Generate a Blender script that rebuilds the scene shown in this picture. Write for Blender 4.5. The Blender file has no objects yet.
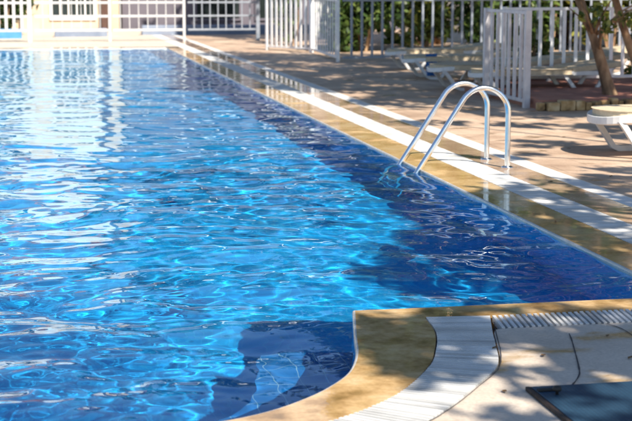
import bpy, math, random
import numpy as np
from mathutils import Vector, Matrix

R = math.radians
sc = bpy.context.scene
COL = sc.collection

# ------------------------------------------------------------------ camera
cam_d = bpy.data.cameras.new('camera'); cam = bpy.data.objects.new('camera', cam_d); COL.objects.link(cam)
sc.camera = cam
cam.location = (0, 0, 1.45)
cam.rotation_euler = (R(90 - 9.035), 0, R(-11.12))
cam_d.sensor_width = 36; cam_d.lens = 36 * 1437 / 632
cam_d.clip_start = 0.1; cam_d.clip_end = 2000
cam_d.dof.use_dof = True; cam_d.dof.focus_distance = 7.6; cam_d.dof.aperture_fstop = 5.0

# ------------------------------------------------------------------ light
SUN_EL, SUN_AZ = 45.0, 162.0           # azimuth clockwise from +Y
w = bpy.data.worlds.new('World'); sc.world = w; w.use_nodes = True
nt = w.node_tree; nt.nodes.clear()
sky = nt.nodes.new('ShaderNodeTexSky'); sky.sky_type = 'NISHITA'; sky.sun_disc = False
sky.sun_elevation = R(SUN_EL); sky.sun_rotation = R(SUN_AZ); sky.air_density = 1.0; sky.dust_density = 0.2; sky.ozone_density = 2.5
bg = nt.nodes.new('ShaderNodeBackground'); bg.inputs[1].default_value = 0.080
wo = nt.nodes.new('ShaderNodeOutputWorld')
nt.links.new(sky.outputs[0], bg.inputs[0]); nt.links.new(bg.outputs[0], wo.inputs[0])
sun_d = bpy.data.lights.new('sun', 'SUN'); sun_d.energy = 5.0; sun_d.angle = R(0.5); sun_d.color = (1.0, 0.91, 0.78)
sun = bpy.data.objects.new('sun', sun_d); COL.objects.link(sun)
sdir = Vector((math.sin(R(SUN_AZ)) * math.cos(R(SUN_EL)), math.cos(R(SUN_AZ)) * math.cos(R(SUN_EL)), math.sin(R(SUN_EL))))
sun.rotation_euler = sdir.to_track_quat('Z', 'Y').to_euler()
sun.location = (20, -20, 20)
sun_d.cycles.is_caustics_light = True
sc.view_settings.view_transform = 'Standard'; sc.view_settings.look = 'None'
sc.view_settings.exposure = 0.9; sc.view_settings.gamma = 1; sc.view_settings.use_curve_mapping = False
sc.render.engine = 'CYCLES'
sc.cycles.use_denoising = True
sc.cycles.max_bounces = 10; sc.cycles.transmission_bounces = 8; sc.cycles.transparent_max_bounces = 8
sc.cycles.sample_clamp_indirect = 6.0
sc.cycles.caustics_refractive = True; sc.cycles.caustics_reflective = False

# ------------------------------------------------------------------ materials
def new_mat(name):
    m = bpy.data.materials.new(name); m.use_nodes = True
    t = m.node_tree; t.nodes.clear()
    o = t.nodes.new('ShaderNodeOutputMaterial')
    return m, t, o
def N(t, kind, **kw):
    n = t.nodes.new(kind)
    for k, v in kw.items():
        if k.startswith('i_'):
            key = k[2:].replace('_', ' ')
            n.inputs[key].default_value = v
        else: setattr(n, k, v)
    return n
def L(t, a, b): t.links.new(a, b)
def ramp(t, src, stops, interp='LINEAR'):
    r = t.nodes.new('ShaderNodeValToRGB'); r.color_ramp.interpolation = interp
    e = r.color_ramp.elements
    while len(e) < len(stops): e.new(0.5)
    for i, (p, c) in enumerate(stops):
        e[i].position = p; e[i].color = (*c, 1) if len(c) == 3 else c
    L(t, src, r.inputs[0]); return r
def noise(t, scale, detail=4, rough=0.55, stretch=None, dist=0.0):
    tc = N(t, 'ShaderNodeTexCoord'); src = tc.outputs['Object']
    if stretch:
        mp = N(t, 'ShaderNodeMapping'); mp.inputs['Scale'].default_value = stretch; L(t, src, mp.inputs[0]); src = mp.outputs[0]
    n = N(t, 'ShaderNodeTexNoise', i_Scale=scale, i_Detail=detail, i_Roughness=rough, i_Distortion=dist)
    L(t, src, n.inputs['Vector']); return n
def mat_noise(name, stops, scale, rough=(0.6, 0.8), detail=5, stretch=None, metallic=0.0, bump=0.0, bscale=None, spec=0.5):
    m, t, o = new_mat(name)
    p = N(t, 'ShaderNodeBsdfPrincipled'); p.inputs['Metallic'].default_value = metallic
    p.inputs['Specular IOR Level'].default_value = spec
    n = noise(t, scale, detail, stretch=stretch)
    r = ramp(t, n.outputs[0], stops); L(t, r.outputs[0], p.inputs['Base Color'])
    mr = N(t, 'ShaderNodeMapRange'); mr.inputs[1].default_value = .3; mr.inputs[2].default_value = .7
    mr.inputs[3].default_value = rough[0]; mr.inputs[4].default_value = rough[1]
    n2 = noise(t, scale * 1.7, 3, stretch=stretch); L(t, n2.outputs[0], mr.inputs[0]); L(t, mr.outputs[0], p.inputs['Roughness'])
    if bump:
        n3 = noise(t, bscale or scale * 6, 4); b = N(t, 'ShaderNodeBump', i_Strength=bump, i_Distance=0.01)
        L(t, n3.outputs[0], b.inputs['Height']); L(t, b.outputs[0], p.inputs['Normal'])
    L(t, p.outputs[0], o.inputs[0]); return m

M = {}
M['white_metal'] = mat_noise('white_painted_metal', [(.3, (.66, .67, .69)), (.6, (.8, .8, .8))], 9, (.35, .5))
M['shade_toned_metal'] = mat_noise('shade_toned_white_metal', [(.3, (.19, .225, .275)), (.6, (.27, .30, .35))], 9, (.35, .5))  # white fence bars darkened to bluish grey, shade put into the colour
M['shade_lilac_metal'] = mat_noise('shade_toned_gate_paint', [(.3, (.46, .44, .46)), (.6, (.58, .56, .57))], 9, (.4, .55))  # white gate's shaded side put into a lilac grey base colour
M['worn_white'] = mat_noise('worn_white_paint', [(.3, (.42, .43, .45)), (.6, (.55, .55, .55))], 5, (.45, .6))
M['steel'] = mat_noise('polished_steel', [(.3, (.80, .80, .80)), (.7, (.88, .88, .87))], 14, (.13, .22), metallic=1.0)
M['white_plastic'] = mat_noise('white_resin', [(.3, (.58, .58, .58)), (.6, (.72, .72, .71))], 6, (.35, .5))
M['grate_plastic'] = mat_noise('white_grating', [(.25, (.56, .56, .55)), (.6, (.76, .76, .75)), (.8, (.8, .8, .8))], 5, (.35, .55), detail=8)
_t = M['grate_plastic'].node_tree; _p = [n for n in _t.nodes if n.type == 'BSDF_PRINCIPLED'][0]
_c = _p.inputs['Base Color'].links[0].from_socket; _g = _t.nodes.new('ShaderNodeNewGeometry')
_r = ramp(_t, _g.outputs['Random Per Island'], [(0, (.62, .62, .62)), (.35, (.88, .88, .87)), (1, (1, 1, 1))])
_m = N(_t, 'ShaderNodeMix', data_type='RGBA', blend_type='MULTIPLY'); _m.inputs[0].default_value = 1
L(_t, _c, _m.inputs[6]); L(_t, _r.outputs[0], _m.inputs[7]); L(_t, _m.outputs[2], _p.inputs['Base Color'])
M['tan_fabric'] = mat_noise('tan_webbing', [(.3, (.48, .39, .26)), (.7, (.60, .50, .36))], 20, (.8, .95))
M['dark_channel'] = mat_noise('dark_channel', [(.3, (.02, .03, .05)), (.7, (.05, .06, .08))], 8, (.3, .5))
M['blue_cloth'] = mat_noise('blue_cloth', [(.3, (.015, .09, .28)), (.7, (.03, .14, .36))], 9, (.7, .9))
M['black_plastic'] = mat_noise('black_plastic', [(.3, (.010, .010, .012)), (.7, (.02, .02, .02))], 15, (.6, .8))
M['soil'] = mat_noise('dark_soil', [(.3, (.03, .022, .015)), (.7, (.10, .075, .05))], 6, (.85, 1), bump=.6)
M['cream'] = mat_noise('cream_render', [(.3, (.55, .43, .31)), (.7, (.66, .54, .41))], 1.2, (.8, .95))
M['white_render'] = mat_noise('white_render', [(.3, (.74, .72, .70)), (.7, (.82, .80, .78))], 1.0, (.8, .95))
M['lilac_render'] = mat_noise('lilac_grey_render', [(.3, (.115, .105, .13)), (.7, (.16, .145, .175))], 1.0, (.8, .95))
M['brown_wood'] = mat_noise('dark_brown_timber', [(.3, (.05, .025, .02)), (.7, (.12, .06, .04))], 6, (.6, .8), stretch=(6, 6, .6))
M['glass_dark'] = mat_noise('dark_window_glass', [(.3, (.015, .02, .02)), (.7, (.03, .04, .04))], 1, (.05, .1))
M['roof_tile'] = mat_noise('terracotta_roof', [(.3, (.32, .12, .06)), (.7, (.45, .2, .11))], 4, (.8, .9))
M['blue_paint'] = mat_noise('blue_paint', [(.3, (.05, .20, .42)), (.7, (.08, .28, .52))], 3, (.4, .6))
M['slate_paint'] = mat_noise('slate_blue_paint', [(.3, (.16, .20, .28)), (.7, (.24, .28, .36))], 3, (.5, .7))
M['terracotta'] = mat_noise('terracotta_paving', [(.3, (.28, .11, .08)), (.7, (.42, .2, .14))], 3, (.7, .9))
M['bark'] = mat_noise('bark', [(.35, (.08, .045, .025)), (.5, (.30, .18, .10)), (.66, (.5, .36, .22))], 6, (.85, 1), stretch=(1, 1, .35), bump=.9, bscale=22)
M['joint'] = mat_noise('dark_joint', [(.3, (.03, .025, .03)), (.7, (.07, .06, .06))], 8, (.8, .95))
M['rubber_blue'] = None

# wet tan stone: a film of water over mottled tiles
def mat_wet(name, stops, scale, joint=0, gl=((.40, (.02,) * 3), (.55, (.10,) * 3), (.66, (.4,) * 3)), ior=1.35):
    m, t, o = new_mat(name)
    p = N(t, 'ShaderNodeBsdfPrincipled')
    n = noise(t, scale, 6, .6); r = ramp(t, n.outputs[0], stops)
    tc = N(t, 'ShaderNodeTexCoord')
    n4 = noise(t, 45, 3, .6)
    mx = N(t, 'ShaderNodeMix', data_type='RGBA', blend_type='MULTIPLY'); mx.inputs[0].default_value = .5
    r4 = ramp(t, n4.outputs[0], [(.3, (.6, .58, .55)), (.7, (1, 1, 1))])
    L(t, r.outputs[0], mx.inputs[6]); L(t, r4.outputs[0], mx.inputs[7]); col = mx.outputs[2]
    if joint:
        mp = N(t, 'ShaderNodeMapping'); mp.inputs['Rotation'].default_value = (0, 0, math.pi / 2); L(t, tc.outputs['Object'], mp.inputs[0])
        br = N(t, 'ShaderNodeTexBrick', i_Scale=1.0); br.offset = 0; br.inputs['Brick Width'].default_value = joint; br.inputs['Row Height'].default_value = 50
        br.inputs['Mortar Size'].default_value = .003; br.inputs['Color1'].default_value = (1, 1, 1, 1); br.inputs['Color2'].default_value = (.80, .78, .74, 1); br.inputs['Mortar'].default_value = (.45, .4, .34, 1)
        L(t, mp.outputs[0], br.inputs['Vector'])
        mj = N(t, 'ShaderNodeMix', data_type='RGBA', blend_type='MULTIPLY'); mj.inputs[0].default_value = .7
        L(t, col, mj.inputs[6]); L(t, br.outputs['Color'], mj.inputs[7]); col = mj.outputs[2]
    L(t, col, p.inputs['Base Color'])
    n2 = noise(t, 2.6, 4, .5); rr = ramp(t, n2.outputs[0], list(gl))
    L(t, rr.outputs[0], p.inputs['Roughness'])
    n3 = noise(t, 14, 3, .5); b = N(t, 'ShaderNodeBump', i_Strength=.05, i_Distance=0.01)
    L(t, n3.outputs[0], b.inputs['Height']); L(t, b.outputs[0], p.inputs['Normal'])
    p.inputs['IOR'].default_value = ior
    L(t, p.outputs[0], o.inputs[0]); return m
M['wet_stone'] = mat_wet('wet_tan_stone', [(.28, (.22, .135, .05)), (.42, (.42, .265, .115)), (.55, (.62, .42, .21)), (.72, (.76, .56, .34))], 5.5, 0, ((.5, (.015,) * 3), (.62, (.06,) * 3), (.78, (.3,) * 3)), 1.42)

M['wet_tiles'] = mat_wet('wet_tan_tiles', [(.28, (.42, .25, .10)), (.42, (.60, .39, .18)), (.55, (.74, .52, .27)), (.72, (.80, .62, .40))], 3.0, .6)
M['band_tiles'] = mat_wet('pinkish_tan_tiles', [(.3, (.38, .25, .16)), (.5, (.56, .40, .28)), (.72, (.66, .50, .36))], 2.4, .6)
# deck stone with damp stains
def mat_deck(name, a, b, c, damp, jx=0.6, jy=0.6, joint=0.0, dampness=.62):
    m, t, o = new_mat(name)
    p = N(t, 'ShaderNodeBsdfPrincipled')
    n = noise(t, 1.6, 8, .62); r = ramp(t, n.outputs[0], [(.3, a), (.5, b), (.7, c)])
    f = noise(t, 60, 3, .7); rf = ramp(t, f.outputs[0], [(.3, (.72,) * 3), (.7, (1.08,) * 3)])
    mx = N(t, 'ShaderNodeMix', data_type='RGBA', blend_type='MULTIPLY'); mx.inputs[0].default_value = .8
    L(t, r.outputs[0], mx.inputs[6]); L(t, rf.outputs[0], mx.inputs[7])
    col = mx.outputs[2]
    if joint:
        tc = N(t, 'ShaderNodeTexCoord')
        br = N(t, 'ShaderNodeTexBrick', i_Scale=1.0); br.inputs['Brick Width'].default_value = jx; br.inputs['Row Height'].default_value = jy
        br.inputs['Mortar Size'].default_value = .008; br.inputs['Color1'].default_value = (1, 1, 1, 1); br.inputs['Color2'].default_value = (.84, .82, .8, 1)
        br.inputs['Mortar'].default_value = (.45, .42, .4, 1)
        L(t, tc.outputs['Object'], br.inputs['Vector'])
        mb = N(t, 'ShaderNodeMix', data_type='RGBA', blend_type='MULTIPLY'); mb.inputs[0].default_value = joint
        L(t, col, mb.inputs[6]); L(t, br.outputs['Color'], mb.inputs[7]); col = mb.outputs[2]
    d = noise(t, 2.1, 5, .55, stretch=(1, 1.6, 1)); rd = ramp(t, d.outputs[0], [(dampness - .03, (0,) * 3), (dampness + .07, (1,) * 3)])
    md = N(t, 'ShaderNodeMix', data_type='RGBA'); L(t, rd.outputs[0], md.inputs[0]); L(t, col, md.inputs[6]); md.inputs[7].default_value = (*damp, 1)
    L(t, md.outputs[2], p.inputs['Base Color'])
    rr = N(t, 'ShaderNodeMapRange'); rr.inputs[3].default_value = .62; rr.inputs[4].default_value = .1
    L(t, rd.outputs[0], rr.inputs[0]); L(t, rr.outputs[0], p.inputs['Roughness'])
    b_ = N(t, 'ShaderNodeBump', i_Strength=.25, i_Distance=0.01); L(t, f.outputs[0], b_.inputs['Height']); L(t, b_.outputs[0], p.inputs['Normal'])
    L(t, p.outputs[0], o.inputs[0]); return m
M['deck_near'] = mat_deck('pale_stone_deck', (.46, .385, .31), (.60, .51, .42), (.70, .61, .51), (.42, .29, .15), dampness=.58)
M['deck_pink'] = mat_deck('pink_stone_deck', (.36, .245, .17), (.56, .41, .30), (.74, .58, .44), (.26, .17, .10), .62, .4, .5, .62)
M['deck_far'] = mat_deck('cream_stone_deck', (.58, .5, .4), (.66, .58, .48), (.72, .65, .55), (.4, .3, .2), .6, .6, .4, .75)
M['ground'] = mat_noise('ground_earth', [(.3, (.12, .10, .07)), (.7, (.22, .18, .13))], .6, (.9, 1))

# blue mosaic of the basin
def mat_tile(name, c1, c2, grout, size, rowf=1.0, msize=.06):
    m, t, o = new_mat(name)
    p = N(t, 'ShaderNodeBsdfPrincipled', i_Roughness=.55)
    tc = N(t, 'ShaderNodeTexCoord')
    def brick(vec):
        br = N(t, 'ShaderNodeTexBrick', i_Scale=1.0 / size); br.offset = 0.0
        br.inputs['Brick Width'].default_value = 1; br.inputs['Row Height'].default_value = rowf
        br.inputs['Mortar Size'].default_value = msize; br.inputs['Color1'].default_value = (*c1, 1); br.inputs['Color2'].default_value = (*c2, 1)
        br.inputs['Mortar'].default_value = (*grout, 1); br.inputs['Bias'].default_value = 0
        L(t, vec, br.inputs['Vector']); return br
    ge = N(t, 'ShaderNodeNewGeometry'); sn = N(t, 'ShaderNodeSeparateXYZ'); L(t, ge.outputs['True Normal'], sn.inputs[0])
    so = N(t, 'ShaderNodeSeparateXYZ'); L(t, tc.outputs['Object'], so.inputs[0])
    wall = N(t, 'ShaderNodeCombineXYZ'); ad = N(t, 'ShaderNodeMath', operation='ADD'); L(t, so.outputs[0], ad.inputs[0]); L(t, so.outputs[1], ad.inputs[1])
    L(t, ad.outputs[0], wall.inputs[0]); L(t, so.outputs[2], wall.inputs[1])
    bf, bw = brick(tc.outputs['Object']), brick(wall.outputs[0])
    ab = N(t, 'ShaderNodeMath', operation='ABSOLUTE'); L(t, sn.outputs[2], ab.inputs[0])
    gt = N(t, 'ShaderNodeMath', operation='GREATER_THAN'); gt.inputs[1].default_value = .5; L(t, ab.outputs[0], gt.inputs[0])
    mx = N(t, 'ShaderNodeMix', data_type='RGBA'); L(t, gt.outputs[0], mx.inputs[0]); L(t, bw.outputs[0], mx.inputs[6]); L(t, bf.outputs[0], mx.inputs[7])
    n = noise(t, .9, 3); r = ramp(t, n.outputs[0], [(.35, (.82, .86, .92)), (.65, (1, 1, 1))])
    mm = N(t, 'ShaderNodeMix', data_type='RGBA', blend_type='MULTIPLY'); mm.inputs[0].default_value = 1
    L(t, mx.outputs[2], mm.inputs[6]); L(t, r.outputs[0], mm.inputs[7]); L(t, mm.outputs[2], p.inputs['Base Color'])
    L(t, p.outputs[0], o.inputs[0]); return m
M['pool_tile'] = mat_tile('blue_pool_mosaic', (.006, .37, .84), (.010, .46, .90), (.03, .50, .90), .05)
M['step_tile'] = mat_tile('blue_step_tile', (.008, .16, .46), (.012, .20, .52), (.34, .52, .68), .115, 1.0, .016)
M['nosing'] = mat_noise('white_tile_nosing', [(.3, (.40, .55, .6)), (.7, (.55, .66, .7))], 9, (.3, .4))
M['rubber_blue'] = mat_tile('blue_ribbed_rubber', (.014, .048, .092), (.018, .058, .106), (.010, .032, .062), .016, 1.0, .12)

m, t, o = new_mat('water'); g = N(t, 'ShaderNodeBsdfGlass', i_Roughness=0.0, i_IOR=1.333); g.inputs['Color'].default_value = (.80, .955, 1, 1)
L(t, g.outputs[0], o.inputs[0]); M['water'] = m

def mat_leaf(name, dark, mid, light):
    m, t, o = new_mat(name)
    ge = N(t, 'ShaderNodeNewGeometry'); r = ramp(t, ge.outputs['Random Per Island'], [(0, dark), (.55, mid), (1, light)])
    p = N(t, 'ShaderNodeBsdfPrincipled', i_Roughness=.45); L(t, r.outputs[0], p.inputs['Base Color'])
    tr = N(t, 'ShaderNodeBsdfTranslucent'); L(t, r.outputs[0], tr.inputs[0])
    mx = N(t, 'ShaderNodeMixShader'); mx.inputs[0].default_value = .3
    L(t, p.outputs[0], mx.inputs[1]); L(t, tr.outputs[0], mx.inputs[2]); L(t, mx.outputs[0], o.inputs[0]); return m
M['leaf'] = mat_leaf('green_leaves', (.03, .065, .016), (.08, .14, .03), (.18, .23, .055))
M['leaf_dark'] = mat_leaf('dark_leaves', (.014, .032, .012), (.035, .07, .018), (.12, .17, .035))
M['leaf_light'] = mat_leaf('yellow_green_leaves', (.06, .10, .02), (.15, .20, .04), (.34, .33, .07))

# ------------------------------------------------------------------ mesh helpers
class MB:
    def __init__(s): s.v = []; s.f = []
    def add(s, vs, fs):
        b = len(s.v); s.v += [tuple(v) for v in vs]; s.f += [tuple(i + b for i in f) for f in fs]; return s
    def box(s, x0, x1, y0, y1, z0, z1, rz=0, c=(0, 0, 0)):
        vs = [(x, y, z) for x in (x0, x1) for y in (y0, y1) for z in (z0, z1)]
        if rz or c != (0, 0, 0):
            ca, sa = math.cos(rz), math.sin(rz)
            vs = [(c[0] + x * ca - y * sa, c[1] + x * sa + y * ca, c[2] + z) for x, y, z in vs]
        return s.add(vs, [(0, 1, 3, 2), (4, 6, 7, 5), (0, 4, 5, 1), (2, 3, 7, 6), (0, 2, 6, 4), (1, 5, 7, 3)])
    def tube(s, pts, rad, n=12, cap=True):
        pts = [Vector(p) for p in pts]; rad = rad if isinstance(rad, (list, tuple)) else [rad] * len(pts)
        vs = []; up = None
        for i, p in enumerate(pts):
            a = pts[max(i - 1, 0)]; b = pts[min(i + 1, len(pts) - 1)]; d = (b - a).normalized()
            if up is None:
                up = Vector((0, 0, 1)) if abs(d.z) < .9 else Vector((0, 1, 0))
            e1 = (up - d * up.dot(d)).normalized(); e2 = d.cross(e1); up = e1
            for k in range(n):
                an = 2 * math.pi * k / n; vs.append(p + (e1 * math.cos(an) + e2 * math.sin(an)) * rad[i])
        fs = [(i * n + k, i * n + (k + 1) % n, (i + 1) * n + (k + 1) % n, (i + 1) * n + k) for i in range(len(pts) - 1) for k in range(n)]
        if cap: fs += [tuple(range(n))[::-1], tuple((len(pts) - 1) * n + k for k in range(n))]
        return s.add(vs, fs)
    def lathe(s, prof, c=(0, 0, 0), n=20):
        vs = [(c[0] + r * math.cos(2 * math.pi * k / n), c[1] + r * math.sin(2 * math.pi * k / n), c[2] + z) for r, z in prof for k in range(n)]
        fs = [(i * n + k, i * n + (k + 1) % n, (i + 1) * n + (k + 1) % n, (i + 1) * n + k) for i in range(len(prof) - 1) for k in range(n)]
        fs += [tuple((len(prof) - 1) * n + k for k in range(n)), tuple(range(n))[::-1]]
        return s.add(vs, fs)
    def strip(s, rows):                      # loft through rows of equal length
        n = len(rows[0]); vs = [p for r in rows for p in r]
        return s.add(vs, [(i * n + k, i * n + k + 1, (i + 1) * n + k + 1, (i + 1) * n + k) for i in range(len(rows) - 1) for k in range(n - 1)])
    def build(s, name, mat, parent=None, smooth=False, bevel=0):
        me = bpy.data.meshes.new(name); me.from_pydata(s.v, [], s.f); me.validate(); me.update()
        if mat: me.materials.append(mat)
        if smooth:
            for p in me.polygons: p.use_smooth = True
        o = bpy.data.objects.new(name, me); COL.objects.link(o)
        if parent: o.parent = parent
        if bevel:
            b = o.modifiers.new('bevel', 'BEVEL'); b.width = bevel; b.segments = 2; b.limit_method = 'ANGLE'
        return o
def tag(o, label=None, cat=None, group=None, kind=None):
    if label: o['label'] = label
    if cat: o['category'] = cat
    if group: o['group'] = group
    if kind: o['kind'] = kind
    return o
def thing(name, label, cat, loc=(0, 0, 0), rz=0, group=None):
    o = bpy.data.objects.new(name, None); COL.objects.link(o); o.location = loc; o.rotation_euler = (0, 0, rz); o.empty_display_size = .2
    return tag(o, label, cat, group)
def struct(mb, name, mat, **k): return tag(mb.build(name, mat, **k), kind='structure')
def dup(o, parent=None):
    c = o.copy(); COL.objects.link(c)
    if parent: c.parent = parent
    for ch in list(o.children): dup(ch, c)
    return c
def sheet(pts, z=0): return MB().add([(x, y, z) for x, y in pts], [tuple(range(len(pts)))])

# ------------------------------------------------------------------ pool outline (metres; y runs along the pool, away from the camera)
XR, YN, YF, XL = 2.95, 6.13, 32.3, -9.5
def smoothpath(pts, n=60):                   # Catmull-Rom resample
    P = [np.array(p, float) for p in pts]; P = [2 * P[0] - P[1]] + P + [2 * P[-1] - P[-2]]
    dense = []
    for i in range(1, len(P) - 2):
        for u in np.linspace(0, 1, 24, endpoint=False):
            a, b, c, d = P[i - 1:i + 3]
            dense.append(.5 * (2 * b + (c - a) * u + (2 * a - 5 * b + 4 * c - d) * u * u + (3 * b - a - 3 * c + d) * u ** 3))
    dense.append(P[-2]); dense = np.array(dense)
    s = np.concatenate([[0], np.cumsum(np.linalg.norm(np.diff(dense, axis=0), axis=1))]); q = np.linspace(0, s[-1], n)
    return [(float(np.interp(k, s, dense[:, 0])), float(np.interp(k, s, dense[:, 1]))) for k in q]
NB = 64
c1 = smoothpath([(1.37, 6.13), (1.27, 5.65), (1.23, 5.44), (1.18, 5.26), (1.12, 5.11), (1.03, 4.97), (.93, 4.85), (.77, 4.71), (.59, 4.62), (.35, 4.57), (-.2, 4.56), (-1.0, 4.56)], NB)
c2 = smoothpath([(1.65, 5.93), (1.62, 5.66), (1.54, 5.38), (1.44, 5.13), (1.23, 4.8), (.98, 4.57), (.7, 4.42), (.35, 4.345), (-.2, 4.33), (-1.0, 4.33)], NB)
c3 = smoothpath([(1.945, 5.9), (1.86, 5.6), (1.81, 5.41), (1.72, 5.11), (1.56, 4.86), (1.27, 4.48), (.95, 4.23), (.6, 4.12), (.2, 4.08), (-.3, 4.08), (-1.0, 4.08)], NB)
XM = -1.0                                    # the bay mirrors about this x
def mir(p): return [(2 * XM - x, y) for x, y in reversed(p)][1:]
bay = c1 + mir(c1); bay2 = c2 + mir(c2); bay3 = c3 + mir(c3)
outline = [(XR, YN)] + bay + [(XL, YN), (XL, YF), (XR, YF)]

# ------------------------------------------------------------------ basin
def inset_bay(d):
    P = np.array(bay); T = np.gradient(P, axis=0); T /= np.linalg.norm(T, axis=1)[:, None]
    Nn = np.stack([T[:, 1], -T[:, 0]], 1)     # towards the pool interior
    return [tuple(p + n * d) for p, n in zip(P, Nn)]
def depth(y): return -1.08 - .25 * (y - 4.5) / 27.5
mb = MB()
ol = outline
# walls
for i in range(len(ol)):
    a, b = ol[i], ol[(i + 1) % len(ol)]
    mb.add([(*a, -.045), (*b, -.045), (*b, depth(b[1])), (*a, depth(a[1]))], [(0, 1, 2, 3)])
mb.add([(x, y, depth(y)) for x, y in [(XR, 4.4), (XR, 32.4), (XL, 32.4), (XL, 4.4)]], [(0, 1, 2, 3)])
basin = struct(mb, 'pool_basin', M['pool_tile'])
# curved steps in the bay
steps = MB()
k = slice(4, 31)                             # one shallow seat beside the corner
o1, i1 = inset_bay(0)[k], inset_bay(.40)[k]; z, zb = -.46, -1.1
steps.strip([[(*p, z) for p in o1], [(*p, z) for p in i1], [(*p, zb) for p in i1]])
for e in (0, -1): steps.add([(*o1[e], z), (*i1[e], z), (*i1[e], zb), (*o1[e], zb)], [(0, 1, 2, 3)])
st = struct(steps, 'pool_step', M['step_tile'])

# ------------------------------------------------------------------ coping (wet tan stone) and edges
def coping(inner, outer, name):
    I = np.array(inner); O = np.array(outer); D = O - I; Dn = D / np.linalg.norm(D, axis=1)[:, None]
    lip.strip([[(*p, -.045) for p in I], [(*p, -.012) for p in I], [(*(p + n * .003), -.005) for p, n in zip(I, Dn)],
            [(*(p + n * .008), -.001) for p, n in zip(I, Dn)], [(*(p + n * .014), 0) for p, n in zip(I, Dn)]])
    return [[(*(p + n * .014), 0) for p, n in zip(I, Dn)], [(*p, .001) for p in O], [(*p, -.3) for p in O]]
lip = MB()
mb = MB()
ys = [YN] + list(np.linspace(YN + .4, YF, 60))
mb.strip([list(r) for r in coping([(XR, y) for y in ys], [(XR + .31, y) for y in ys], '')])
struct(mb, 'pool_coping', M['wet_tiles'])
mb = MB(); xs = list(np.linspace(1.37, XR, 8))
mb.strip(coping([(x, YN) for x in xs], [(1.65, YN - .2)] + [(max(x, 1.66), YN - .215) for x in xs[1:]], ''))
mb.strip(coping(bay, bay2, ''))
mb.add([(XR, YN, .0005), (XR + .31, YN, .0005), (XR + .31, YN - .215, .0005), (XR, YN - .215, .0005)], [(0, 1, 2, 3)])
mb.strip(coping([(XL, YN), (bay[-1][0], YN)], [(XL, YN - .215), (bay2[-1][0], YN - .2)], ''))
mb.strip(coping([(XL, YN), (XL, YF)], [(XL - .31, YN), (XL - .31, YF)], ''))
mb.strip(coping([(XL, YF), (XR, YF)], [(XL, YF + .5), (XR, YF + .5)], ''))
struct(mb, 'pool_coping', M['wet_stone'], smooth=False)
struct(lip, 'pool_lip', mat_noise('pale_lip_tile', [(.3, (.40, .38, .35)), (.7, (.58, .56, .52))], 6, (.2, .4)))
# second wet stone band between the gutter and the white band
struct(sheet([(3.525, -20), (3.795, -20), (3.795, 43.5), (3.525, 43.5)], .001), 'stone_band', M['band_tiles'])
bandm = mat_noise('white_stone_band', [(.3, (.60, .58, .55)), (.65, (.74, .72, .69))], 3, (.5, .7), detail=8)
struct(sheet([(3.8, -20), (3.965, -20), (3.965, 43.5), (3.8, 43.5)], .001), 'white_band', bandm)
struct(MB().add([(3.795, -20, -.004), (3.8, -20, -.004), (3.8, 43.5, -.004), (3.795, 43.5, -.004)], [(0, 1, 2, 3)]), 'band_joint', M['joint'])

# ------------------------------------------------------------------ overflow gratings: white slats over a dark channel
def slats_between(A, B, pitch, wid, h=.022, top=.003):
    A = np.array(A, float); B = np.array(B, float); mid = (A + B) / 2
    s = np.concatenate([[0], np.cumsum(np.linalg.norm(np.diff(mid, axis=0), axis=1))])
    n = int(s[-1] / pitch); mbx = MB(); rng = random.Random(4)
    f = lambda P, q: np.array([np.interp(q, s, P[:, 0]), np.interp(q, s, P[:, 1])])
    for k in range(n):
        q0 = k * pitch; q1 = q0 + wid; dz = rng.uniform(-.0008, .0008)
        a0, a1, b0, b1 = f(A, q0), f(A, q1), f(B, q0), f(B, q1)
        # slat tops are chamfered
        vs = [(*a0, top - h), (*a1, top - h), (*b0, top - h), (*b1, top - h), (*a0, top + dz), (*a1, top + dz), (*b0, top + dz), (*b1, top + dz)]
        mbx.add(vs, [(4, 5, 7, 6), (0, 4, 6, 2), (1, 3, 7, 5), (0, 1, 5, 4), (2, 6, 7, 3)])
    return mbx
def inset_pair(A, B, d):
    A = np.array(A, float); B = np.array(B, float); D = (B - A) / np.linalg.norm(B - A, axis=1)[:, None]; return A + D * d, B - D * d
GR = 'white slatted overflow gratings'
yr = np.linspace(YN - .22, YF + .05, 40)
A, B = inset_pair([(3.26, y) for y in yr], [(3.525, y) for y in yr], .004)
g1 = thing('drain_grating', 'long straight white overflow grating beside the steel ladder', 'drain grating', (0, 0, 0), 0, GR)
slats_between(A, B, .027, .0185).build('slats', M['grate_plastic'], g1)
A, B = inset_pair([(x, 5.905) for x in (1.95, 3.26)], [(x - .03, 5.675) for x in (1.95, 3.26)], .004)
g2 = thing('drain_grating', 'short grating with open dark gaps between its slats, at near pool edge', 'drain grating', (0, 0, 0), 0, GR)
slats_between(A, B, .027, .0145, .03).build('slats', M['grate_plastic'], g2)
A, B = inset_pair(bay2, bay3, .006)
g3 = thing('drain_grating', 'curved white grating bending round the rounded pool corner', 'drain grating', (0, 0, 0), 0, GR)
slats_between(A, B, .027, .0145).build('slats', M['grate_plastic'], g3)
mb = MB()
mb.add([(3.26, -1, -.05), (3.525, -1, -.05), (3.525, 36, -.05), (3.26, 36, -.05)], [(0, 1, 2, 3)])
mb.add([(1.6, 5.915, -.06), (3.26, 5.915, -.06), (3.26, 5.665, -.06), (1.6, 5.665, -.06)], [(0, 1, 2, 3)])
mb.strip([[(*p, -.055) for p in bay2], [(*p, -.055) for p in bay3]])
struct(mb, 'gutter_channel', M['dark_channel'])
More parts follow.
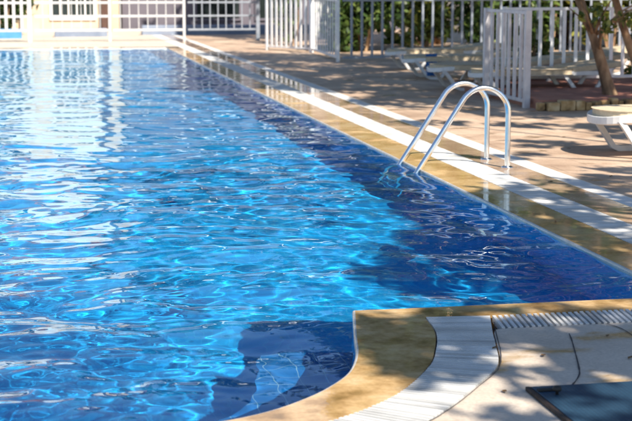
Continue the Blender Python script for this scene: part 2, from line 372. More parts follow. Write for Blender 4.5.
# right gutter continues as closed stone where the photo never looks
gc = sheet([(3.262, -20), (3.523, -20), (3.523, 5.67), (3.262, 5.67)], 0); q_ = sheet([(3.258, YF + .06), (3.523, YF + .06), (3.523, 43.5), (3.258, 43.5)], .0005); gc.add(q_.v, q_.f)
struct(gc, 'gutter_cover', bandm)

# ------------------------------------------------------------------ decks and ground
b3 = [(x, y) for x, y in bay3]
near = [(3.258, 5.67), (1.925, 5.67), (1.885, 5.66)] + [p for p in b3 if p[1] < 5.6] + [(-9.81, 5.67), (-9.81, -20), (3.258, -20)]
struct(sheet(near, 0), 'pool_deck', M['deck_near'])
struct(sheet([(-9.81, 5.672), (-9.81, 5.912), (-4.0, 5.912), (-3.9, 5.672)], 0), 'deck_edge', M['deck_near'])
struct(sheet([(3.97, -20), (45, -20), (45, 43.5), (3.97, 43.5)], 0), 'side_deck', M['deck_pink'])
struct(sheet([(-40, YF + .505), (3.255, YF + .505), (3.255, 43.5), (-40, 43.5)], 0), 'far_deck', M['deck_far'])
struct(sheet([(-40, -20), (-9.815, -20), (-9.815, YF + .5), (-40, YF + .5)], 0), 'left_deck', M['deck_far'])
mb = MB(); i = (-10, 3, 4.5, 34); q = 900
mb.add([(i[0], i[1], -.12), (i[2], i[1], -.12), (i[2], i[3], -.12), (i[0], i[3], -.12), (-q, -q, -.12), (q, -q, -.12), (q, q, -.12), (-q, q, -.12)],
       [(4, 5, 1, 0), (5, 6, 2, 1), (6, 7, 3, 2), (7, 4, 0, 3)])
struct(mb, 'ground', M['ground'])
def joint(pts, wd):
    P = np.array(smoothpath(pts, 24)); T = np.gradient(P, axis=0); T /= np.linalg.norm(T, axis=1)[:, None]; Nn = np.stack([T[:, 1], -T[:, 0]], 1)
    rng = np.random.default_rng(3); wv = wd * (.6 + .8 * rng.random(len(P)))[:, None]
    return MB().strip([[(*p, .004) for p in P + Nn * wv / 2], [(*p, .004) for p in P - Nn * wv / 2]])
jm = MB()
for pts in ([(2.16, 5.52), (2.12, 5.38), (2.0, 5.0), (1.95, 4.88), (1.86, 4.74)], [(2.38, 5.66), (2.41, 5.55), (2.41, 5.3), (2.5, 4.9)]):
    j = joint(pts, .006); jm.add(j.v, j.f)
# thin crack following the rim of the curved grating
j = joint([(x + .006, y - .004) for x, y in c3[2:46:4]], .004); jm.add(j.v, j.f)
struct(jm, 'deck_joint', M['joint'])

# ------------------------------------------------------------------ water
def poly_dist_inside(px, py, poly):
    P = np.array(poly); n = len(P); ins = np.zeros(px.shape, bool); dist = np.full(px.shape, 1e9)
    for i in range(n):
        x1, y1 = P[i]; x2, y2 = P[(i + 1) % n]
        if y1 != y2:
            c = ((y1 > py) != (y2 > py)) & (px < (x2 - x1) * (py - y1) / (y2 - y1) + x1); ins ^= c
        dx, dy = x2 - x1, y2 - y1; l2 = dx * dx + dy * dy + 1e-12
        tt = np.clip(((px - x1) * dx + (py - y1) * dy) / l2, 0, 1)
        dist = np.minimum(dist, np.hypot(px - x1 - tt * dx, py - y1 - tt * dy))
    return ins, dist
WZ = -.019
def build_water():
    xs = np.concatenate([np.linspace(XL - .08, -1.6, 70, endpoint=False), np.arange(-1.6, XR + .1, .0155)])
    ys = [4.44]
    while ys[-1] < YF + .05: ys.append(ys[-1] + .011 * (ys[-1] / 4.5) ** 1.15)
    ys = np.array(ys); X, Y = np.meshgrid(xs, ys)
    SP = np.maximum(.0155, np.gradient(ys))[:, None] * np.ones_like(X)
    rng = np.random.default_rng(11); Z = np.zeros_like(X)
    # wave field: wind chop plus returning ripples from the walls
    K = []
    for _ in range(180):
        lam = math.exp(rng.uniform(math.log(.055), math.log(1.1)))
        th = rng.normal(math.radians(70), .75) if rng.random() < .75 else rng.uniform(0, 2 * math.pi)
        K.append((lam, th, rng.uniform(0, 2 * math.pi)))
    # domain warp so that no crest runs dead straight
    WX = X + .10 * np.sin(1.3 * Y + .7 * X) + .06 * np.sin(2.9 * Y - 1.1 * X + 2)
    WY = Y + .10 * np.sin(1.7 * X - .6 * Y + 1) + .05 * np.sin(3.7 * X + .9 * Y)
    for lam, th, ph in K:
        k = 2 * math.pi / lam; slope = SLOPE * (1.0 if lam > .3 else (lam / .3) ** .45)
        a = slope / k; wgt = np.clip((lam / SP - 2.5) / 3, 0, 1)
        Z += wgt * a * np.sin(k * (WX * math.cos(th) + WY * math.sin(th)) + ph)
    ins, dist = poly_dist_inside(X, Y, outline)
    calm = .72 + .30 * np.sin(.55 * X + .42 * Y + 1) * np.sin(.37 * Y - .8 * X) + .22 * np.sin(1.1 * Y + .5 * X + 4) * np.sin(.9 * X - .23 * Y)
    Z *= np.clip(calm, .45, 1.3) * (.98 + .42 * np.exp(-((X + .4) ** 2 + (Y - 5.5) ** 2) / 14))
    Z *= np.where(ins, np.clip(.35 + dist / .5, 0, 1), .35)
    Z = np.clip(Z, -.05, .05) + WZ
    ny, nx = X.shape; idx = np.arange(nx * ny).reshape(ny, nx)
    ok = ins | (dist < .06)
    keep = ok[:-1, :-1] & ok[1:, :-1] & ok[:-1, 1:] & ok[1:, 1:]
    q = np.stack([idx[:-1, :-1], idx[:-1, 1:], idx[1:, 1:], idx[1:, :-1]], -1)[keep]
    me = bpy.data.meshes.new('water')
    me.vertices.add(nx * ny); me.vertices.foreach_set('co', np.stack([X, Y, Z], -1).astype(np.float32).ravel())
    me.loops.add(q.size); me.loops.foreach_set('vertex_index', q.ravel().astype(np.int32))
    me.polygons.add(len(q)); me.polygons.foreach_set('loop_start', np.arange(0, q.size, 4, dtype=np.int32))
    me.update(calc_edges=True); me.validate()
    me.polygons.foreach_set('use_smooth', np.ones(len(me.polygons), bool))
    me.materials.append(M['water'])
    o = bpy.data.objects.new('water', me); COL.objects.link(o); o['kind'] = 'structure'
    return o
SLOPE = .0092
water = build_water()
water.cycles.is_caustics_caster = True
for o_ in (basin, st): o_.cycles.is_caustics_receiver = True

# ------------------------------------------------------------------ pool ladder
lad = thing('pool_ladder', 'polished steel pool ladder with two hooped handrails', 'pool ladder', (3.65, 11.0, 0))
def rail_pts():
    p = [(-.86, -1.15), (-.86, -.5), (-.85, -.3), (-.81, -.16), (-.737, -.02), (-.61, .174), (-.49, .358)]
    cx, cz, r = -.20, .435, .20
    for a in np.linspace(147, 0, 16): p.append((cx + r * math.cos(R(a)), cz + r * math.sin(R(a))))
    p += [(0, .3), (0, .1), (0, -.02)]
    d = smoothpath([(x, z) for x, z in p], 90); return d
rp = rail_pts()
for yy in (10.75, 11.28):
    hr = MB().tube([(x, yy - 11.0, z) for x, z in rp], .0215, 16).build('handrail', M['steel'], lad, smooth=True)
    hr.cycles.is_caustics_receiver = True
    MB().lathe([(.0215, .018), (.036, .016), (.048, .008), (.05, .001)], (0, yy - 11.0, .001)).build('flange', M['steel'], lad, smooth=True)
for z in (-.4, -.66, -.92):
    tr_ = MB().box(-.9, -.82, -.25, .28, z - .015, z + .015).build('tread', M['steel'], lad, bevel=.008); tr_.cycles.is_caustics_receiver = True

# ------------------------------------------------------------------ hatch mat with latch
hm = thing('hatch_cover', 'dark blue ribbed hatch cover lying in the stone deck, black knob on its rim', 'hatch cover', (1.7, 4.75, 0))
MB().box(.02, 1.4, -1.0, 0, .006, .017).build('panel', M['rubber_blue'], hm, bevel=.003)
fr = MB(); fr.box(0, .016, -1.0, .006, .001, .016); fr.box(.016, 1.4, .0025, .012, .001, .013)
fr.build('rim', mat_noise('rusted_dark_rim', [(.4, (.016, .014, .014)), (.7, (.05, .028, .02))], 16, (.6, .9)), hm, bevel=.002)
kn = MB().lathe([(.006, 0), (.006, .012), (.014, .014), (.0165, .022), (.013, .03), (.004, .033)], (.075, -.115, .017)).build('knob', M['black_plastic'], hm, smooth=True)
MB().box(.022, .10, -.075, -.05, .017, .025).build('latch', M['black_plastic'], hm, bevel=.003)

# ------------------------------------------------------------------ fences
FG = 'white metal bar fences round the pool'
def bar_fence(p0, p1, label, pitch=.2, h=1.12, z0=.08, bw=.018, name='metal_fence', cat='fence', mat='white_metal', posts=(True, True), rails=(0, 1), base=0, post_w=.028, foot=True, rail_z=None, rail_h=.02, bars=True, extra=0):
    p0 = Vector(p0).to_3d(); p1 = Vector(p1).to_3d(); d = p1 - p0; ln = d.length; rz = math.atan2(d.y, d.x)
    t = thing(name, label, cat, (p0.x, p0.y, base), rz, FG)
    zs = rail_z or [z0, h]
    for z in zs: MB().box(post_w, ln - post_w, -.016, .016, z - rail_h, z + rail_h).build('rail', M[mat], t, bevel=.004)
    first = None
    if bars:
        n = max(2, int(round(ln / pitch)))
        for k in range(1, n):
            x = ln * k / n
            if first is None:
                first = MB().box(-bw, bw, -bw * .6 , bw * .6, zs[0] + rail_h - .04, zs[-1] - rail_h + .04).build('bar', M[mat], t)
                first.location = (x, .0, 0)
            else:
                c = first.copy(); COL.objects.link(c); c.parent = t; c.location = (x, 0, 0)
    for k, on in enumerate(posts):
        if on: MB().box(-post_w, post_w, -post_w, post_w, .0, zs[-1] + .03).build('post', M[mat], t, bevel=.004).location = (ln * k, 0, 0)
    return t
# far end of the pool
RZ = [.28, .62, .95, 1.28]
bar_fence((-8, 35.9), (-.04, 35.9), 'far white fence of broad upright bars at the left end', .186, name='metal_fence', rail_z=RZ, rail_h=.028, bw=.034, post_w=.05, mat='worn_white')
bar_fence((.05, 35.9), (1.89, 35.9), 'far white fence with thick rails in front of the cream house', .23, rail_z=RZ, rail_h=.030, bw=.008, post_w=.032, mat='worn_white', posts=(False, True))
bar_fence((1.93, 35.9), (3.72, 35.9), 'far white fence with thick rails in front of the lilac grey wall', .23, rail_z=RZ, rail_h=.028, bw=.010, post_w=.032, mat='worn_white', posts=(False, True))
bar_fence((3.77, 35.9), (5.57, 35.9), 'far fence of thin pale bars with one bright low rail', .21, rail_z=RZ, rail_h=.022, bw=.014, mat='shade_toned_metal', post_w=.045, posts=(False, True))
# folded panels where the side deck starts
bar_fence((4.98, 30.8), (5.69, 29.5), 'white bar fence panel standing apart beside the green shrub', .17, bw=.03)
bar_fence((5.7, 29.42), (5.5, 25.9), 'white bar fence panel seen almost edge on, its bars crowding together', .31, bw=.02)
bar_fence((5.55, 25.85), (9.6, 26.6), 'bluish shaded bar fence in front of the dark hedge, behind the loungers', .21, bw=.02, mat='shade_toned_metal', posts=(False, True))
bar_fence((9.65, 26.6), (14, 26.8), 'bluish shaded bar fence behind the tree trunks at right', .21, bw=.02, mat='shade_toned_metal', posts=(False, True))
# gate leaf standing open, and the fence it belongs to
bar_fence((5.62, 17.45), (5.62, 15.92), 'white gate leaf toned shade grey standing open behind the ladder hoops', .21, h=1.1, name='metal_gate', cat='gate', bw=.024, mat='shade_lilac_metal', post_w=.036)
bar_fence((6.1, 18.2), (8.1, 18.2), 'white bar fence on the stone edged terrace beside the gate', .166, h=1.1, z0=.2, bw=.021, base=.0)
bar_fence((8.16, 18.2), (12.0, 18.3), 'white bar fence on the terrace, right of the tree trunks', .17, h=1.1, z0=.2, bw=.021)

# terrace edged with warm stone
ter = thing('raised_terrace', 'low terrace of terracotta paving with golden stone edge behind gate', 'terrace', (5.62, 15.5, 0))
MB().box(0.08, 8, .12, 3.6, 0, .115).build('paving', M['terracotta'], ter)
rng = random.Random(8); eb = MB(); x = 0
while x < 8:
    l = rng.uniform(.07, .19); eb.box(x + .006, x + l - .006, rng.uniform(-.045, .02), .115, 0, .115 + rng.uniform(-.03, .02)); x += l
eb.build('stone_edge', mat_noise('golden_stone', [(.3, (.10, .06, .03)), (.5, (.42, .26, .11)), (.7, (.62, .46, .26))], 7, (.8, .95), bump=.5), ter, bevel=.012)

# ------------------------------------------------------------------ loungers
def make_lounger():
    r = thing('sun_lounger', '', 'sun lounger', (0, 0, 0), 0, 'white sun loungers with tan tops')
    W = .33
    fr = MB()
    # rounded-rectangle rim, dipping at the foot end
    pts = []
    for s_ in np.linspace(-90, 90, 15):
        a = R(s_); cx_ = .20
        pts.append((cx_ - .20 * math.cos(a), W * math.sin(a), .30 - .03 * math.cos(a) ** 1.5))
    side = [(x, W, .30) for x in (.5, .9, 1.3, 1.6)]
    back = [(1.92 - .12 * (1 - math.cos(R(q_))), W * math.cos(R(q_)), .30) for q_ in (20, 50, 90, 130, 160)]
    loop = pts + side + back + [(x, -W, .30) for x in (1.6, 1.3, .9, .5)]
    loop.append(loop[0])
    n = len(loop)
    inn = [(p[0] + (.05 if i < 15 else 0) * math.cos(R(-90 + i * 180 / 14) if i < 15 else 0), p[1] * .87, p[2]) for i, p in enumerate(loop)]
    fr.strip([[(p[0], p[1], p[2] + .026) for p in inn], [(p[0], p[1], p[2] + .026) for p in loop], [(p[0], p[1], p[2] - .03) for p in loop], [(p[0], p[1], p[2] - .03) for p in inn], [(p[0], p[1], p[2] + .026) for p in inn]])
    fr.build('frame', M['white_plastic'], r, smooth=False, bevel=.008)
    tp = MB(); o_ = []
    for s_ in np.linspace(-90, 90, 13):
        a = R(s_); o_.append((.24 - .20 * math.cos(a), (W - .03) * math.sin(a)))
    o_ += [(.27, W + .004), (1.25, W + .004), (1.25, -W - .004), (.27, -W - .004)]
    k = len(o_)
    tp.add([(x, y, .348) for x, y in o_] + [(x, y, .296 if x < .26 else .285) for x, y in o_], [tuple(range(k)), tuple(range(2 * k - 1, k - 1, -1))] + [(i, (i + 1) % k, k + (i + 1) % k, k + i) for i in range(k)])
    tp.build('seat_panel', M['tan_fabric'], r, bevel=.012)
    ca, sa = math.cos(R(6)), math.sin(R(6))
    bk = MB().box(0, .66, -W, W, -.05, .025); bk.v = [(1.26 + x * ca - z * sa, y, .352 + x * sa + z * ca) for x, y, z in bk.v]
    bk.build('backrest', M['tan_fabric'], r, bevel=.012)
    for y in (-W + .045, W - .045):
        for x0 in (.12, 1.15):
            lg = MB(); path = [(x0, .29), (x0 + .06, .22), (x0 + .20, .04), (x0 + .25, .02), (x0 + .36, .02), (x0 + .41, .04), (x0 + .53, .22), (x0 + .58, .29)]
            P = np.array(path); T = np.gradient(P, axis=0); T /= np.linalg.norm(T, axis=1)[:, None]; Nn = np.stack([-T[:, 1], T[:, 0]], 1) * .022
            up, dn = P + Nn, P - Nn
            for yy0, yy1 in ((y - .022, y + .022),):
                lg.strip([[(p[0], yy0, p[1]) for p in up], [(p[0], yy1, p[1]) for p in up], [(p[0], yy1, p[1]) for p in dn], [(p[0], yy0, p[1]) for p in dn], [(p[0], yy0, p[1]) for p in up]])
            lg.build('leg', M['white_plastic'], r, bevel=.004)
    return r
proto = make_lounger()
spots = [((4.60, 11.38, 0), 0, 'white lounger with sunlit tan top standing nearest, cut by the picture edge'),
         ((5.78, 23.4, 0), 0, 'farthest white lounger of the shaded row, close to the folded fence'),
         ((5.5, 21.2, 0), 0, 'second farthest white lounger of the shaded row, left of the blue cloth'),
         ((5.28, 18.95, 0), 0, 'lounger with sunlit tan top in the row, right of the blue cloth'),
         ((5.5, 17.75, 0), 0, 'lounger directly behind the open gate leaf and ladder hoops'),
         ((6.45, 19.6, .115), 0, 'lounger behind the terrace fence, its white legs showing between bars'),
         ((7.5, 21.6, 0), 0, 'far lounger behind the terrace fence, only its tan top showing')]
spots[5] = ((6.45, 19.7, 0), 0, spots[5][2])
for i, (loc, rz, lab) in enumerate(spots):
    o = proto if i == 0 else dup(proto)
    o.location = loc; o.rotation_euler = (0, 0, rz); o['label'] = lab; o.scale = (1, 1.06, 1.14 if i == 0 else 1.0)
# blue cloths; the second stands for a bin behind the terrace fence
def cloth(loc, label, wid, hgt, rz):
    rng = np.random.default_rng(int(wid * 100)); mbx = MB(); nu, nv = 14, 12; rows = []
    for j in range(nv):
        v = j / (nv - 1); row = []
        for i in range(nu):
            u = i / (nu - 1); row.append(((u - .5) * wid * (1 - .1 * v), .02 * math.sin(9 * u + 2) * v + .012 * math.sin(23 * u) * v, hgt * (1 - v)))
        rows.append(row)
    back = [[(x, y + .012, z) for x, y, z in r] for r in rows]
    mbx.strip(rows); mbx.strip([r[::-1] for r in back])
    o = mbx.build('towel', M['blue_cloth'], None, smooth=True); o.location = loc; o.rotation_euler = (0, 0, rz)
    return tag(o, label, 'towel', 'blue towels hanging at the loungers')
cloth((5.86, 20.86, .06), 'blue towel hanging off a shaded white lounger in the row', .17, .33, 0)
cloth((7.0, 19.34, .06), 'blue bin drawn as hanging cloth behind the bars of the terrace fence', .34, .30, 0)

# ------------------------------------------------------------------ vegetation
def leaf_cloud(name, mat, parent, clumps, n, size, seed, flat=.5):
    """clumps: (x, y, z, rx, ry, rz); leaves gather in smaller sprays inside each clump"""
    rng = np.random.default_rng(seed)
    vol = np.array([c[3] * c[4] * c[5] for c in clumps]) ** .7; vol /= vol.sum()
    C = []
    for c, v in zip(clumps, vol):
        m_ = max(6, int(n * v)); ns_ = max(3, m_ // 26)
        d = rng.normal(size=(ns_, 3)); d /= np.linalg.norm(d, axis=1)[:, None]; d *= rng.uniform(.25, 1, (ns_, 1)) ** .5
        spray = d * np.array(c[3:6]) + np.array(c[:3]); sr = rng.uniform(.10, .3, ns_) * min(c[3:6])
        k = rng.integers(0, ns_, m_); C.append(spray[k] + rng.normal(size=(m_, 3)) * sr[k][:, None])
    C = np.concatenate(C); m_ = len(C)
    a = rng.normal(size=(m_, 3)); a /= np.linalg.norm(a, axis=1)[:, None]
    b = rng.normal(size=(m_, 3)); b[:, 2] *= flat; b -= a * (a * b).sum(1)[:, None]; b /= np.linalg.norm(b, axis=1)[:, None]
    s = size * rng.uniform(.6, 1.4, (m_, 1)); nrm = np.cross(a, b)
    V = np.stack([C - a * s, C + b * s * .42 + nrm * s * .1, C + a * s, C - b * s * .42 + nrm * s * .1], 1).reshape(-1, 3)
    me = bpy.data.meshes.new(name); me.vertices.add(len(V)); me.vertices.foreach_set('co', V.astype(np.float32).ravel())
    me.loops.add(m_ * 4); me.loops.foreach_set('vertex_index', np.arange(m_ * 4, dtype=np.int32))
    me.polygons.add(m_); me.polygons.foreach_set('loop_start', np.arange(0, m_ * 4, 4, dtype=np.int32))
    me.update(calc_edges=True); me.validate(); me.materials.append(mat)
    o = bpy.data.objects.new(name, me); COL.objects.link(o)
    if parent: o.parent = parent
    return o
def tree(base, top, rad, label, crown, n, size, seed, mat='leaf', group=None, bend=.3, name='tree', z0=0, sprigs=None):
    t = thing(name, label, 'tree', (base[0], base[1], z0), 0, group)
    if group == TG: crown = [(c[0] - .75, c[1] - .3, *c[2:]) for c in crown]
    rng = random.Random(seed); b = Vector((0, 0, 0)); tp = Vector((top[0] - base[0], top[1] - base[1], top[2] - z0))
    pts = []; 
    for i in range(14):
        u = i / 13; p = b.lerp(tp, u) + Vector((math.sin(u * 5 + seed) * bend * .18 * u, math.cos(u * 4 + seed) * bend * .12 * u, 0)); pts.append(p)
    mbx = MB(); mbx.tube([p for p in pts], [rad * (1.7 if i == 0 else 1.2 if i == 1 else (1 - .5 * i / 13) * rng.uniform(.9, 1.12)) for i in range(14)], 12)
    for c in crown:
        cc = Vector((c[0] - base[0], c[1] - base[1], c[2] - z0)); s_ = pts[rng.randint(8, 13)]
        mid = s_.lerp(cc, .5) + Vector((rng.uniform(-.2, .2), rng.uniform(-.2, .2), .2))
        mbx.tube([s_, s_.lerp(mid, .5), mid, cc], [rad * .45, rad * .36, rad * .26, rad * .1], 7)
    for c in (sprigs or []):
        cc = Vector((c[0] - base[0], c[1] - base[1], c[2] - z0)); s_ = min(pts, key=lambda p: abs(p.z - cc.z + .3))
        for q_ in range(3):
            e_ = cc + Vector((rng.uniform(-1, 1) * c[3], rng.uniform(-1, 1) * c[4], rng.uniform(-.3, 1) * c[5]))
            mbx.tube([s_, s_.lerp(e_, .5) + Vector((0, 0, .05)), e_], [rad * .3, rad * .18, .004], 6)
    mbx.build('trunk', M['bark'], t, smooth=True)
    if sprigs: [leaf_cloud('sprig', M['leaf_light'], t, [(c[0] - base[0], c[1] - base[1], c[2] - z0, *c[3:])], 70, .05, seed + 7 + q) for q, c in enumerate(sprigs)]
    leaf_cloud('crown', M[mat], t, [(c[0] - base[0], c[1] - base[1], c[2] - z0, *c[3:]) for c in crown], n, size, seed)
    return t
def crown_of(cx, cy, cz, rx, ry, rz, k, seed):
    rng = random.Random(seed); out = []
    for _ in range(k):
        a = rng.uniform(0, 2 * math.pi); q = rng.random() ** .5
        out.append((cx + rx * q * math.cos(a), cy + ry * q * math.sin(a), cz + rz * rng.uniform(-1, 1), rx * rng.uniform(.26, .42), ry * rng.uniform(.26, .42), rz * rng.uniform(.4, .6)))
    return out
TG = 'trees shading the pool deck'
# the trees whose trunks the photo shows
tree((6.82, 16.25), (6.15, 16.7, 2.6), .066, 'slim leaning tree trunk with dappled bark in front of the terrace fence', crown_of(7.1, 16.6, 5.2, 2.0, 3.0, 1.0, 18, 2), 12000, .10, 2, group=TG, z0=0, bend=.7, sprigs=[(6.45, 16.1, 1.15, .3, .25, .14), (6.8, 16.1, 1.0, .25, .2, .16), (7.1, 16.2, 1.15, .25, .2, .2), (6.62, 16.0, .95, .1, .1, .12)])
tree((7.55, 16.9), (6.3, 16.4, 2.5), .055, 'thinner second trunk leaning left at the picture edge', crown_of(7.2, 20.0, 5.2, 2.3, 3.0, 1.0, 18, 5), 12000, .10, 5, group=TG, z0=.11, bend=.6)
# trees out of the frame that throw the shade
tree((6.2, .2), (5.9, .7, 4.2), .14, 'leafy shade tree standing right of the near deck', crown_of(5.2, .3, 5.0, 1.2, 1.5, .9, 9, 21) + [(3.80, 1.0, 5.0, .24, .45, .3), (3.86, 1.2, 5.1, .22, .3, .3), (3.76, .65, 4.9, .22, .35, .3), (3.84, .9, 5.1, .24, .4, .25), (4.0, 1.25, 5.1, .3, .3, .3), (4.25, -.15, 5.0, .45, .4, .3), (4.55, .6, 5.0, .5, .4, .3)], 5200, .085, 21, group=TG)
tree((7.0, 3.2), (5.8, 3.6, 4.4), .14, 'leafy shade tree standing right of the near pool corner', crown_of(6.0, 3.2, 5.2, 1.25, 1.9, .9, 12, 22), 5200, .085, 22, group=TG)
tree((8.6, 6.0), (7.6, 6.2, 4.3), .12, 'small leafy tree standing right of the nearest lounger', crown_of(8.1, 8.7, 5.0, .9, .8, .6, 8, 23) + [(6.9, 5.7, 5.0, .5, .4, .3), (7.5, 6.0, 5.0, .4, .3, .3), (6.8, 7.9, 5.0, .3, .3, .3), (6.3, 6.9, 5.2, .35, .2, .3), (7.2, 9.6, 5.0, .35, .3, .3), (6.4, 9.9, 5.0, .35, .3, .3), (7.7, 7.4, 5.0, .3, .2, .3)], 3300, .085, 23, group=TG)
tree((9.6, 13.8), (8.6, 13.9, 4.2), .12, 'leafy tree standing at the right, past the nearest lounger', crown_of(8.3, 13.8, 5.2, 2.3, 2.6, 1.0, 18, 24), 11500, .10, 24, group=TG)
tree((10.2, 22.0), (9.4, 21.8, 4.2), .15, 'broad leafy tree between the loungers and the shaded fence', crown_of(9.0, 21.9, 5.4, 3.2, 2.5, 1.2, 20, 25), 8500, .11, 25, group=TG)
tree((11.2, 17.0), (10.2, 16.6, 4.2), .13, 'leafy tree standing at the right behind the terrace fence', crown_of(9.3, 16.6, 5.2, 1.7, 2.2, .9, 14, 26), 9000, .10, 26, group=TG)
# dark hedge and shrubs behind the fences
HG = 'green shrubs behind the bar fences'
rngh = random.Random(6)
hl = ['green shrub nearest the folded fence panels', 'green shrub behind the first loungers of the row', 'green shrub behind the middle of the shaded fence',
      'green shrub behind the shaded fence, near the gate', 'green shrub behind the gate leaf', 'green shrub behind the terrace fence and trunks', 'green shrub at the far right of the shaded fence']
def shrub(x, y, h, rx, label, mat, seed, n, size, group=None, ry=None):
    t = thing('shrub', label, 'shrub', (x, y, 0), 0, group); ry = ry or rx * .8; r_ = random.Random(seed)
    cl = [(r_.uniform(-.6, .6) * rx, r_.uniform(-.6, .6) * ry, h * r_.uniform(.2, .85), rx * .45, ry * .45, h * .24) for _ in range(9)]
    leaf_cloud('foliage', M[mat], t, cl, n, size, seed)
    st_ = MB()
    for c in cl[:5]: st_.tube([(c[0] * .2, c[1] * .2, 0), (c[0] * .6, c[1] * .6, c[2] * .5), c[:3]], [.03, .022, .01], 6)
    st_.build('stem', M['bark'], t); return t
for k, lab in enumerate(hl):
    shrub(6.9 + 1.35 * k, 29.6 + .4 * rngh.random() - .1 * k, 2.6 + .5 * rngh.random(), 1.0, lab, ('leaf', 'leaf_light', 'leaf')[k % 3], 60 + k, 9000, .10, HG, .9)
shrub(6.0, 33.2, 2.4, .45, 'bright green shrub between the far fence and folded panels', 'leaf', 71, 1500, .09)
shrub(7.55, 20.9, .95, .42, 'yellow green flowering bush behind the terrace fence', 'leaf_light', 72, 900, .055)
shrub(8.75, 19.3, 1.3, .6, 'green bush behind the terrace fence beside the trunks', 'leaf_light', 73, 1500, .06)
# tall trees beyond
BG = 'tall trees beyond the shaded fence'
tl = ['tall green tree beyond the folded panels', 'tall green tree beyond the middle of the shaded fence', 'tall green tree beyond the gate', 'tall green tree beyond the terrace fence', 'tall green tree at the far right beyond the fence']
for k, lab in enumerate(tl):
    x = 9.2 + 3.0 * k; y = 33 - 1.0 * k
    tree((x, y), (x + .2, y, 3.6), .2, lab, crown_of(x, y, 5.2, 2.3, 2.0, 4.4, 26, 80 + k), 11000, .17, 80 + k, 'leaf', BG)

FG2 = 'tall trees rising behind the lilac grey house'
for k, (x, y, h, lab) in enumerate(((3.6, 53, 7.5, 'tall tree behind the left half of the lilac grey house'), (8.6, 53.5, 9, 'tall tree behind the right half of the lilac grey house'), (13.5, 50, 9.5, 'tall tree standing right of the lilac grey house'), (19, 47, 9, 'tall tree farthest right beyond the lilac grey house'))):
    tree((x, y), (x + .2, y, h * .8), .3, lab, crown_of(x, y, h * .85, 3.0, 2.6, h * .5, 20, 180 + k), 7000, .26, 180 + k, 'leaf', FG2)

# dry leaves dropped on the paving
rl = random.Random(31)
lm = mat_noise('dry_leaf', [(.3, (.10, .05, .02)), (.7, (.24, .14, .05))], 30, (.7, .9))
first = None
for x, y in ((1.78, 5.35), (1.93, 5.2), (2.25, 5.1), (1.62, 4.75), (2.3, 5.45), (4.25, 10.1), (4.6, 11.9), (4.9, 12.8), (4.4, 9.6), (5.2, 13.3), (4.3, 12.2), (4.7, 14.4), (5.0, 14.9), (4.2, 8.9), (3.7, 9.9), (3.1, 8.2)):
    if first is None:
        a = [(-.5, 0, .0), (-.2, .2, .12), (.15, .2, .10), (.5, 0, .16), (.15, -.2, .05), (-.2, -.18, .09), (-.15, 0, .03), (.15, 0, .03)]
        first = MB().add(a, [(0, 6, 1), (1, 6, 7, 2), (2, 7, 3), (3, 7, 4), (4, 7, 6, 5), (5, 6, 0)]).build('fallen_leaf', lm)
        tag(first, 'small dry brown leaf lying on the paving by the pool', 'leaf', 'dry leaves on the paving'); o = first
    else: o = first.copy(); COL.objects.link(o)
    q = rl.uniform(.035, .06); o.scale = (q, q, q); o.location = (x, y, .004); o.rotation_euler = (0, 0, rl.uniform(0, 6.28))

# ------------------------------------------------------------------ houses at the far end
def house_box(t, x0, x1, y0, y1, z1, mat): return MB().box(x0, x1, y0, y1, -.1, z1).build('wall', mat, t)
def window(t, x, z, wd, hg, y=0, bars=3, fm='white_render'):
    f = MB(); f.box(x - wd / 2 - .07, x - wd / 2, y - .06, y + .02, z - .07, z + hg + .07); f.box(x + wd / 2, x + wd / 2 + .07, y - .06, y + .02, z - .07, z + hg + .07)
    f.box(x - wd / 2, x + wd / 2, y - .06, y + .02, z - .07, z); f.box(x - wd / 2, x + wd / 2, y - .06, y + .02, z + hg, z + hg + .07)
    for k in range(1, bars): f.box(x - wd / 2 + wd * k / bars - .02, x - wd / 2 + wd * k / bars + .02, y - .05, y - .012, z, z + hg)
    fo = f.build('window', M[fm], t)
    MB().box(x - wd / 2, x + wd / 2, y - .012, y - .004, z, z + hg).build('pane', M['glass_dark'], fo)
h1 = thing('house', 'cream rendered house with dark barred windows at the far end', 'house', (0, 43, 0))
house_box(h1, -9, 2.0, 0, 8, 6.2, M['cream'])
MB().box(-9, 2.0, -.10, -.001, 3.1, 6.2).build('upper_wall', M['white_render'], h1)
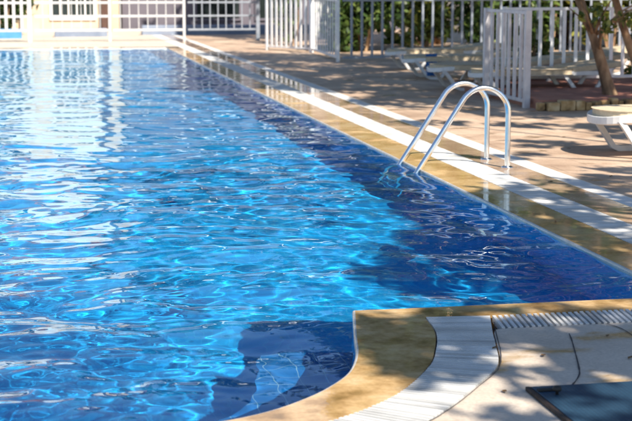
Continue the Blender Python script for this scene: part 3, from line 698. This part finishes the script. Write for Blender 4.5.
rf = MB().add([(-9.4, -.6, 6.2), (2.3, -.6, 6.2), (2.3, 8.4, 6.2), (-9.4, 8.4, 6.2), (-8, 4, 7.8), (1, 4, 7.8)], [(0, 1, 5, 4), (1, 2, 5), (2, 3, 4, 5), (3, 0, 4), (3, 2, 1, 0)]); rf.build('roof', M['roof_tile'], h1)
for x in (1.2, -2.2, -4.6, -7): window(h1, x, .42, 1.2, 1.6, 0, 5)
for x in (-1.2, -4.6, -7): window(h1, x, 3.9, 1.1, 1.3, -.1, 3)
for x in (-.02, -3.4): MB().box(x - .25, x + .25, -.3, -.001, -.1, 3.1).build('pilaster', M['cream'], h1)
MB().box(2.02, 2.2, -.25, -.05, -.1, 7.2).build('column', M['brown_wood'], h1)
h2 = thing('house', 'lilac grey house with dark openings beyond the far fence', 'house', (3, 44, 0))
house_box(h2, -.3, 8.5, 0, 7, 4.2, M['lilac_render'])
MB().box(-.5, 8.8, -.5, 7.3, 4.2, 4.45).build('roof', M['white_render'], h2)
for x, wd in ((2.6, 1.3), (4.4, 1.2), (6.4, 1.4)): window(h2, x, .35, wd, 1.9, 0, 2, 'lilac_render')
MB().box(-.72, -.42, -.4, .4, -.1, 5.5).build('column', M['cream'], h2)
# low things before the houses
o = MB().box(-9, -.25, 38.4, 38.7, -.1, .24).build('low_wall', M['blue_paint'], None, bevel=.02); tag(o, 'low blue wall seen through the far left fence bars', 'wall')
o = MB().box(.6, 2.0, 39.2, 39.6, -.1, .22).build('planter_box', M['slate_paint'], None, bevel=.02); tag(o, 'slate blue trough below the cream house window', 'planter')
o = MB().box(3.0, 8.2, 40.2, 40.6, -.1, .26).build('low_wall', M['slate_paint'], None, bevel=.02); tag(o, 'low slate blue wall before the lilac grey house', 'wall')
for k, (x, lab) in enumerate(((-.72, 'dark hedge bush behind the left bars, nearest the cream house'), (-2.3, 'dark hedge bush behind the left bars, farther left'))):
    shrub(x, 40.6, 2.2, .75, lab, 'leaf_dark', 90 + k, 4200, .12, 'dark bushes before the cream house')
